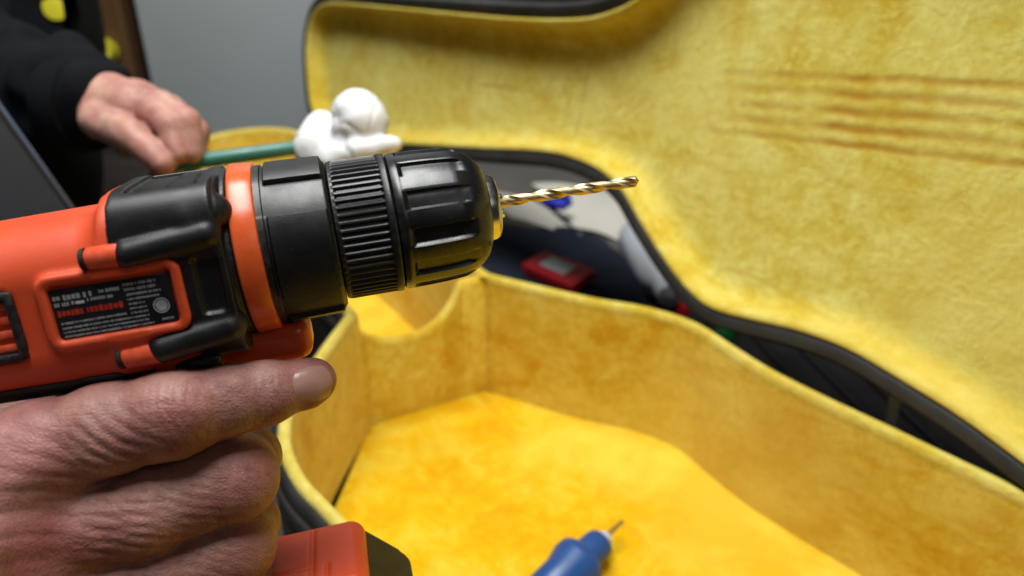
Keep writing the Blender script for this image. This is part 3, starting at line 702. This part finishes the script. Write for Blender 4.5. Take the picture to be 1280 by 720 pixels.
# fingernail of the index finger
from mathutils.bvhtree import BVHTree
bvh = BVHTree.FromPolygons([Vector(v) for v in V], [tuple(map(int, q)) for q in Q])
c0 = np.array((-59.5, -28.6, -241.0)); lx = np.array((-63.2, -29.4, -248.0))-np.array((-74.2, -31.6, -242.0)); lx /= np.linalg.norm(lx)
nz_ = np.array([0.35, 0.18, 0.92]); nz_ -= lx*(lx@nz_)*0.8; nz_ /= np.linalg.norm(nz_); ly = np.cross(nz_, lx); ly /= np.linalg.norm(ly)
Vn = []; Fn = []; A_, B_ = 20, 18
for i in range(A_+1):
    for j in range(B_+1):
        a = -1+2*i/A_; b = -1+2*j/B_
        p = c0+lx*(6.2*a*math.sqrt(1-0.45*b*b))+ly*(5.3*b*math.sqrt(1-0.35*a*a*(1 if a < 0 else 0.6)))
        hit_ = bvh.ray_cast(Vector(p+nz_*12), Vector(-nz_))[0]
        q = np.array(hit_) if hit_ is not None else p
        e = min(1, (1-abs(b))*4, (1+a)*3, (1-a)*4+0.4)
        Vn.append(tilt(q+nz_*(0.05+0.30*e)))
for i in range(A_):
    for j in range(B_): Fn.append((i*(B_+1)+j, (i+1)*(B_+1)+j, (i+1)*(B_+1)+j+1, i*(B_+1)+j+1))
mesh('fingernail', Vn, Fn, M['nail'], person)
# sleeve of that arm, beyond the picture
fd = Field((-330, -220, -230), (-150, -60, -60), 2.2)
sv_ = fd.chain([(-167.7, -80.2, -185.0, 30), (-230, -125, -140, 37), (-285, -160, -105, 41)], 6)
V, Q = surface_nets(sv_.astype(np.float32), fd.lo, fd.h); N = vnormals(V, Q); V = V+N*(2.2*vnoise(V/16, 4))[:, None]
sl_ = mesh_np('sleeve', tilt(V), Q, M['jacket'], person)

# ---------------------------------------------------------------- second person's hand with the green rod
def pj(px, py, D, r): return ((px-640)/1004*D, (360-py)/1004*D, -D, r)
fd = Field((-370, 60, -660), (-190, 180, -510), 1.3)
P2 = lambda *a: pj(*a)
f2 = fd.chain([P2(85, 122, 612, 26), P2(130, 132, 592, 23.5), P2(172, 138, 580, 20), P2(200, 144, 576, 14)], 8)
f2 = smin(f2, fd.chain([P2(122, 150, 570, 13), P2(166, 170, 553, 10.8), P2(203, 203, 548, 9.0)], 3), 3)
f2 = smin(f2, fd.chain([P2(200, 132, 570, 11.5), P2(232, 152, 560, 9.8), P2(239, 190, 560, 8)], 3), 2)
f2 = smin(f2, fd.chain([P2(188, 138, 564, 10), P2(212, 158, 554, 8.8), P2(222, 192, 552, 7.5)], 3), 1.2)
f2 = smin(f2, fd.chain([P2(212, 138, 590, 12), P2(243, 166, 584, 10), P2(242, 200, 580, 8.5)], 4), 3)
f2 = smin(f2, fd.chain([P2(195, 160, 596, 13), P2(222, 190, 592, 11), P2(205, 220, 584, 10)], 4), 3)
V, Q = surface_nets(f2.astype(np.float32), fd.lo, fd.h); N = vnormals(V, Q)
if (N[np.argmax(V[:, 0])] @ np.array([1, 0, 0])) < 0: Q = Q[:, ::-1]; N = -N
V = V+N*(0.5*vnoise(V/9, 5))[:, None]
p2 = mesh_np('person', tilt(V), Q, M['skin_pale']); attr(p2, 'red', np.clip(0.3+0.45*vnoise(V/12, 6), 0, 0.85))
prop(p2, 'person in a black jacket whose bare hand holds a green rod', 'person')
fd = Field((-620, -60, -800), (-285, 330, -555), 3.0)
s2 = fd.chain([P2(-120, 20, 740, 62), P2(-10, 92, 660, 46), P2(70, 118, 622, 40), P2(106, 128, 602, 35)], 10)
V, Q = surface_nets(s2.astype(np.float32), fd.lo, fd.h); N = vnormals(V, Q)
if (N[np.argmax(V[:, 0])] @ np.array([1, 0, 0])) < 0: Q = Q[:, ::-1]; N = -N
V = V+N*(6.5*vnoise(V/24, 7)+3.0*np.sin(V[:, 0]/8+3*vnoise(V/30, 8)))[:, None]
mesh_np('jacket_sleeve', tilt(V), Q, M['jacket'], p2)
cu_ = [np.array(P2(*q)[:3]) for q in ((92, 125, 607, 0), (97, 126, 604, 0), (112, 130, 598, 0), (117, 131, 596, 0))]
tube('jacket_cuff', [tilt(q) for q in cu_], [0.0345, 0.0375, 0.0365, 0.033], M['jacket'], p2, 28)
fd = Field((-900, -420, -1180), (-440, 420, -700), 6.0)
s3 = smin(fd.capsule((-680, -330, -980), (-640, 330, -900), 150, 165), fd.capsule((-560, 300, -820), (-470, 250, -760), 70, 60), 60)
V, Q = surface_nets(s3.astype(np.float32), fd.lo, fd.h); N = vnormals(V, Q)
if (N[np.argmax(V[:, 0])] @ np.array([1, 0, 0])) < 0: Q = Q[:, ::-1]; N = -N
V = V+N*(9*vnoise(V/70, 9))[:, None]
mesh_np('jacket_body', tilt(V), Q, M['jacket'], p2)
bvj = BVHTree.FromPolygons([Vector(v) for v in V], [tuple(map(int, q)) for q in Q])
dr = Vector((-0.566, 0.352, -1.0)).normalized(); hj = bvj.ray_cast(Vector((0, 0, 0)), dr)[0]
if hj is not None:
    bd_ = np.array([np.array(hj)+np.array([r_*math.cos(t), r_*math.sin(t), 2.5*(1-(r_/20)**2)+1.0]) for r_ in (0.1, 10, 17, 20) for t in np.linspace(0, 2*math.pi, 24, endpoint=False)])
    mesh('jacket_badge', [tilt(v) for v in bd_], [(i*24+k, i*24+(k+1) % 24, (i+1)*24+(k+1) % 24, (i+1)*24+k) for i in range(3) for k in range(24)], M['yellow_tape'], p2)
# green rod and white wad at its end
ra, rb_ = np.array(pj(196, 208, 562, 0)[:3]), np.array(pj(392, 182, 592, 0)[:3])
rod = tube('green_rod', [tilt(ra+(rb_-ra)*t) for t in (0, 0.02, 0.4, 0.75, 0.98, 1)], [0.0045, 0.0055, 0.0056, 0.0054, 0.0050, 0.004], M['green'])
prop(rod, 'slim green rod held between the thumb and fingers', 'rod')
fd = Field((-160, 85, -640), (-70, 160, -540), 1.0)
w1 = fd.chain([P2(447, 142, 580, 18), P2(450, 152, 580, 19.5), P2(430, 178, 585, 14)], 5)
w2 = fd.chain([P2(404, 162, 597, 14), P2(398, 185, 594, 17), P2(410, 205, 592, 15)], 5)
w3 = fd.chain([P2(418, 198, 580, 12), P2(450, 186, 574, 11), P2(490, 181, 572, 7.5)], 5)
ww = smin(smin(w1, w2, 2.0), w3, 3.0)
V, Q = surface_nets(ww.astype(np.float32), fd.lo, fd.h); N = vnormals(V, Q)
if (N[np.argmax(V[:, 0])] @ np.array([1, 0, 0])) < 0: Q = Q[:, ::-1]; N = -N
V = V+N*(0.9*vnoise(V/8, 3)-1.3*(1-np.abs(vnoise(V/13, 31)))**6)[:, None]
prop(mesh_np('white_wad', tilt(V), Q, M['wad']), 'lumpy soft white wad stuck on the end of the green rod', 'wad')

# ---------------------------------------------------------------- things on the bench
def flat_patch(name, pts, z, th_, mat, label, cat, wavy=0.006, n=14, seed=1, parent=None):
    """a sheet with thickness: bilinear patch over 4 corners, gently wavy"""
    P = [np.array(p) for p in pts]; V = []; F = []
    g_ = []
    for i in range(n+1):
        for j in range(n+1):
            a, b = i/n, j/n
            p = P[0]*(1-a)*(1-b)+P[1]*a*(1-b)+P[2]*a*b+P[3]*(1-a)*b
            g_.append(p)
    g_ = np.array(g_); w = vnoise(np.column_stack([g_*14, np.full(len(g_), seed)]), seed)
    for lay in (0, 1):
        for p, q in zip(g_, w): V.append((p[0], p[1], z+wavy*(1+q)+(0 if lay else -th_)))
    m_ = (n+1)**2
    for i in range(n):
        for j in range(n):
            a = i*(n+1)+j; f = (a, a+n+1, a+n+2, a+1); F.append(f); F.append(tuple(m_+v for v in f[::-1]))
    edge = [i*(n+1) for i in range(n+1)]+[n*(n+1)+j for j in range(1, n+1)]+[i*(n+1)+n for i in range(n-1, -1, -1)]+[j for j in range(n-1, 0, -1)]
    for a, b in zip(edge, edge[1:]+edge[:1]): F.append((a, b, b+m_, a+m_))
    bm = bmesh.new(); vs = [bm.verts.new(v) for v in V]
    for f in F: bm.faces.new([vs[i] for i in f])
    o = from_bm(name, bm, mat, parent)
    if label: prop(o, label, cat)
    return o
flat_patch('paper_sheet', [(0.03, 1.16), (0.155, 1.13), (0.182, 0.915), (0.085, 1.00)], ZT+0.012, 0.001, M['paper'], 'large off-white paper sheet lying behind the drill bit', 'paper', 0.006, seed=2)
flat_patch('paper_strip', [(-0.05, 1.06), (0.02, 1.02), (0.088, 0.915), (0.00, 0.945)], ZT+0.040, 0.001, M['paper'], 'folded off-white paper strip beside the navy cloth', 'paper', 0.007, seed=4)
flat_patch('card_sheet', [(-0.16, 1.30), (0.10, 1.33), (0.14, 1.20), (-0.06, 1.10)], ZT+0.003, 0.002, M['dark_paper'], 'dark brown-grey card sheet behind the paper', 'card', 0.003, seed=5)
flat_patch('card_sheet', [(0.06, 1.03), (0.175, 0.925), (0.16, 0.87), (0.05, 0.91)], ZT+0.009, 0.002, M['dark_paper'], 'narrow dark card tucked beneath the paper strip and sheet', 'card', 0.003, seed=6)
flat_patch('navy_cloth', [(-0.09, 0.95), (0.12, 0.93), (0.150, 0.72), (-0.06, 0.765)], ZT+0.02, 0.018, M['navy'], 'crumpled navy cloth under the red packet', 'cloth', 0.012, 24, seed=7)
bc = empty('blue_clip', (0.062, 1.025, ZT+0.034), 'small deep blue plastic clip lying on white paper', 'clip')
box('clip_body', (0, 0, 0.006), (0.036, 0.026, 0.012), 0.004, M['deep_blue'], bc); box('clip_lever', (0.004, 0.006, 0.0150), (0.022, 0.012, 0.007), 0.002, M['deep_blue'], bc)
bc.rotation_euler = (0, 0, -0.6)
pk = empty('red_packet', (0.052, 0.800, ZT+0.046), 'red packet with a pale printed panel on the navy cloth', 'packet')
flat_patch('packet_film', [(-0.048, -0.026), (0.048, -0.026), (0.048, 0.026), (-0.048, 0.026)], 0.004, 0.010, M['red'], None, None, 0.003, 12, 3, pk)
flat_patch('packet_panel', [(-0.026, -0.013), (0.022, -0.013), (0.022, 0.015), (-0.026, 0.015)], 0.0062, 0.001, M['pale'], None, None, 0.003, 8, 3, pk)
pk.rotation_euler = (0.10, 0.0, -0.78); pk.scale = (0.78, 0.78, 0.9)
bo = empty('white_bottle', (0.168, 0.865, ZT+0.027), 'lavender-white plastic bottle lying beside the lid', 'bottle')
revolve_axis('bottle_body', [(-0.075, 0.0001), (-0.075, 0.018), (-0.070, 0.022), (0.03, 0.022), (0.045, 0.018), (0.055, 0.010), (0.062, 0.009)], M['lavender'], bo)
revolve_axis('bottle_cap', [(0.060, 0.0001), (0.060, 0.012), (0.078, 0.011), (0.080, 0.0001)], M['lavender'], bo)
bo.rotation_euler = (math.radians(90), 0, math.radians(4)); bo.scale = (1.2, 1.2, 1.1)
for nm, xx, yy, mt, lb in (('red_blob', 0.193, 0.786, 'red', 'small indistinct red blob on the bench beside the case rim'), ('green_blob', 0.229, 0.733, 'bright_green', 'small indistinct green blob on the bench beside the case rim')):  # coloured blobs of no certain kind, built as short flanged stubs
    c = empty(nm, (xx, yy, ZT), lb, 'blob')
    revolve_axis('blob_top', [(0, 0.0105), (0.014, 0.0100), (0.016, 0.0085), (0.016, 0.0001)], M[mt], c)
    revolve_axis('blob_rim', [(0.0005, 0.0107), (0.0005, 0.0118), (0.003, 0.0118), (0.003, 0.0107)], M[mt], c)
# ribbed rubber mat behind the waist of the case
mat_ = empty('ribbed_mat', (0.42, 0.66, ZT), 'black ribbed rubber mat behind the case waist', 'mat')
box('mat_base', (0, 0, 0.003), (0.40, 0.40, 0.004), 0.001, M['rubber'], mat_)
for k in range(11): box('rib', (-0.18+0.036*k, 0, 0.0075), (0.010, 0.38, 0.005), 0.002, M['rubber'], mat_)
mat_.rotation_euler = (0, 0, math.radians(12))
# latch on the near outer wall of the case
for uu in (0.000, -0.30):
    vv = 0.3405 if uu > 0 else 0.391
    lt_ = box('latch', (uu, vv+0.0015, -0.034), (0.022, 0.004, 0.040), 0.0015, M['steel'], case)
    box('latch_lever', (uu, vv+0.0055, -0.042), (0.016, 0.005, 0.024), 0.0018, M['steel'], lt_)
    box('latch_hook', (uu, vv+0.0048, -0.020), (0.011, 0.003, 0.020), 0.0012, M['steel'], lt_)
# blue driver lying in the case
drv = empty('blue_driver', (0.0645, 0.416, -0.4215), 'blue handled driver with a short steel tip lying in the case', 'screwdriver')
revolve_axis('handle', [(-0.085, 0.0001), (-0.085, 0.010), (-0.080, 0.0145), (-0.045, 0.0155), (-0.032, 0.0190), (-0.0265, 0.0190), (-0.0245, 0.0175), (-0.0235, 0.0118), (-0.008, 0.0112), (-0.004, 0.0105), (-0.002, 0.008), (-0.002, 0.0001)], M['blue'], drv)
revolve_axis('ferrule', [(-0.003, 0.0062), (0.0015, 0.0060), (0.004, 0.0042), (0.004, 0.0001)], M['lavender'], drv)
revolve_axis('tip', [(0.003, 0.0024), (0.014, 0.0020), (0.022, 0.0016), (0.022, 0.0001)], M['steel'], drv)
dv_ = Vector((0.052, 0.055, 0.004)).normalized(); drv.rotation_mode = 'QUATERNION'; drv.rotation_quaternion = dv_.to_track_quat('Z', 'Y')
# slate board leaning at the left
A = Vector((-0.350, 0.525, -0.118)); B = Vector((-0.318, 0.66, ZT+0.003))
ed = (A-B).normalized(); sd = Vector((-0.80, -0.60, 0)); sd = (sd-ed*sd.dot(ed)).normalized(); nn = ed.cross(sd)
bd = empty('slate_board', B, 'plain slate grey board leaning at the bench edge behind the drill', 'board')
R3 = Matrix(((ed.x, sd.x, nn.x), (ed.y, sd.y, nn.y), (ed.z, sd.z, nn.z)))
box('board_panel', (0.30, 0.16, 0), (0.60, 0.32, 0.016), 0.003, M['slate'], bd); box('board_edge', (0.30, -0.0005, 0), (0.598, 0.003, 0.018), 0.001, M['slate'], bd)
bd.rotation_mode = 'QUATERNION'; bd.rotation_quaternion = R3.to_quaternion()
# yellow tape roll on the post
tp = empty('yellow_tape_roll', (-0.660, 1.320, -0.270), 'yellow tape roll hanging at the brown post', 'tape')
revolve_axis('tape', [(-0.012, 0.012), (-0.012, 0.022), (0.012, 0.022), (0.012, 0.012), (-0.012, 0.012)], M['yellow_tape'], tp, n=36)
tp.rotation_euler = (math.radians(70), 0, 0)
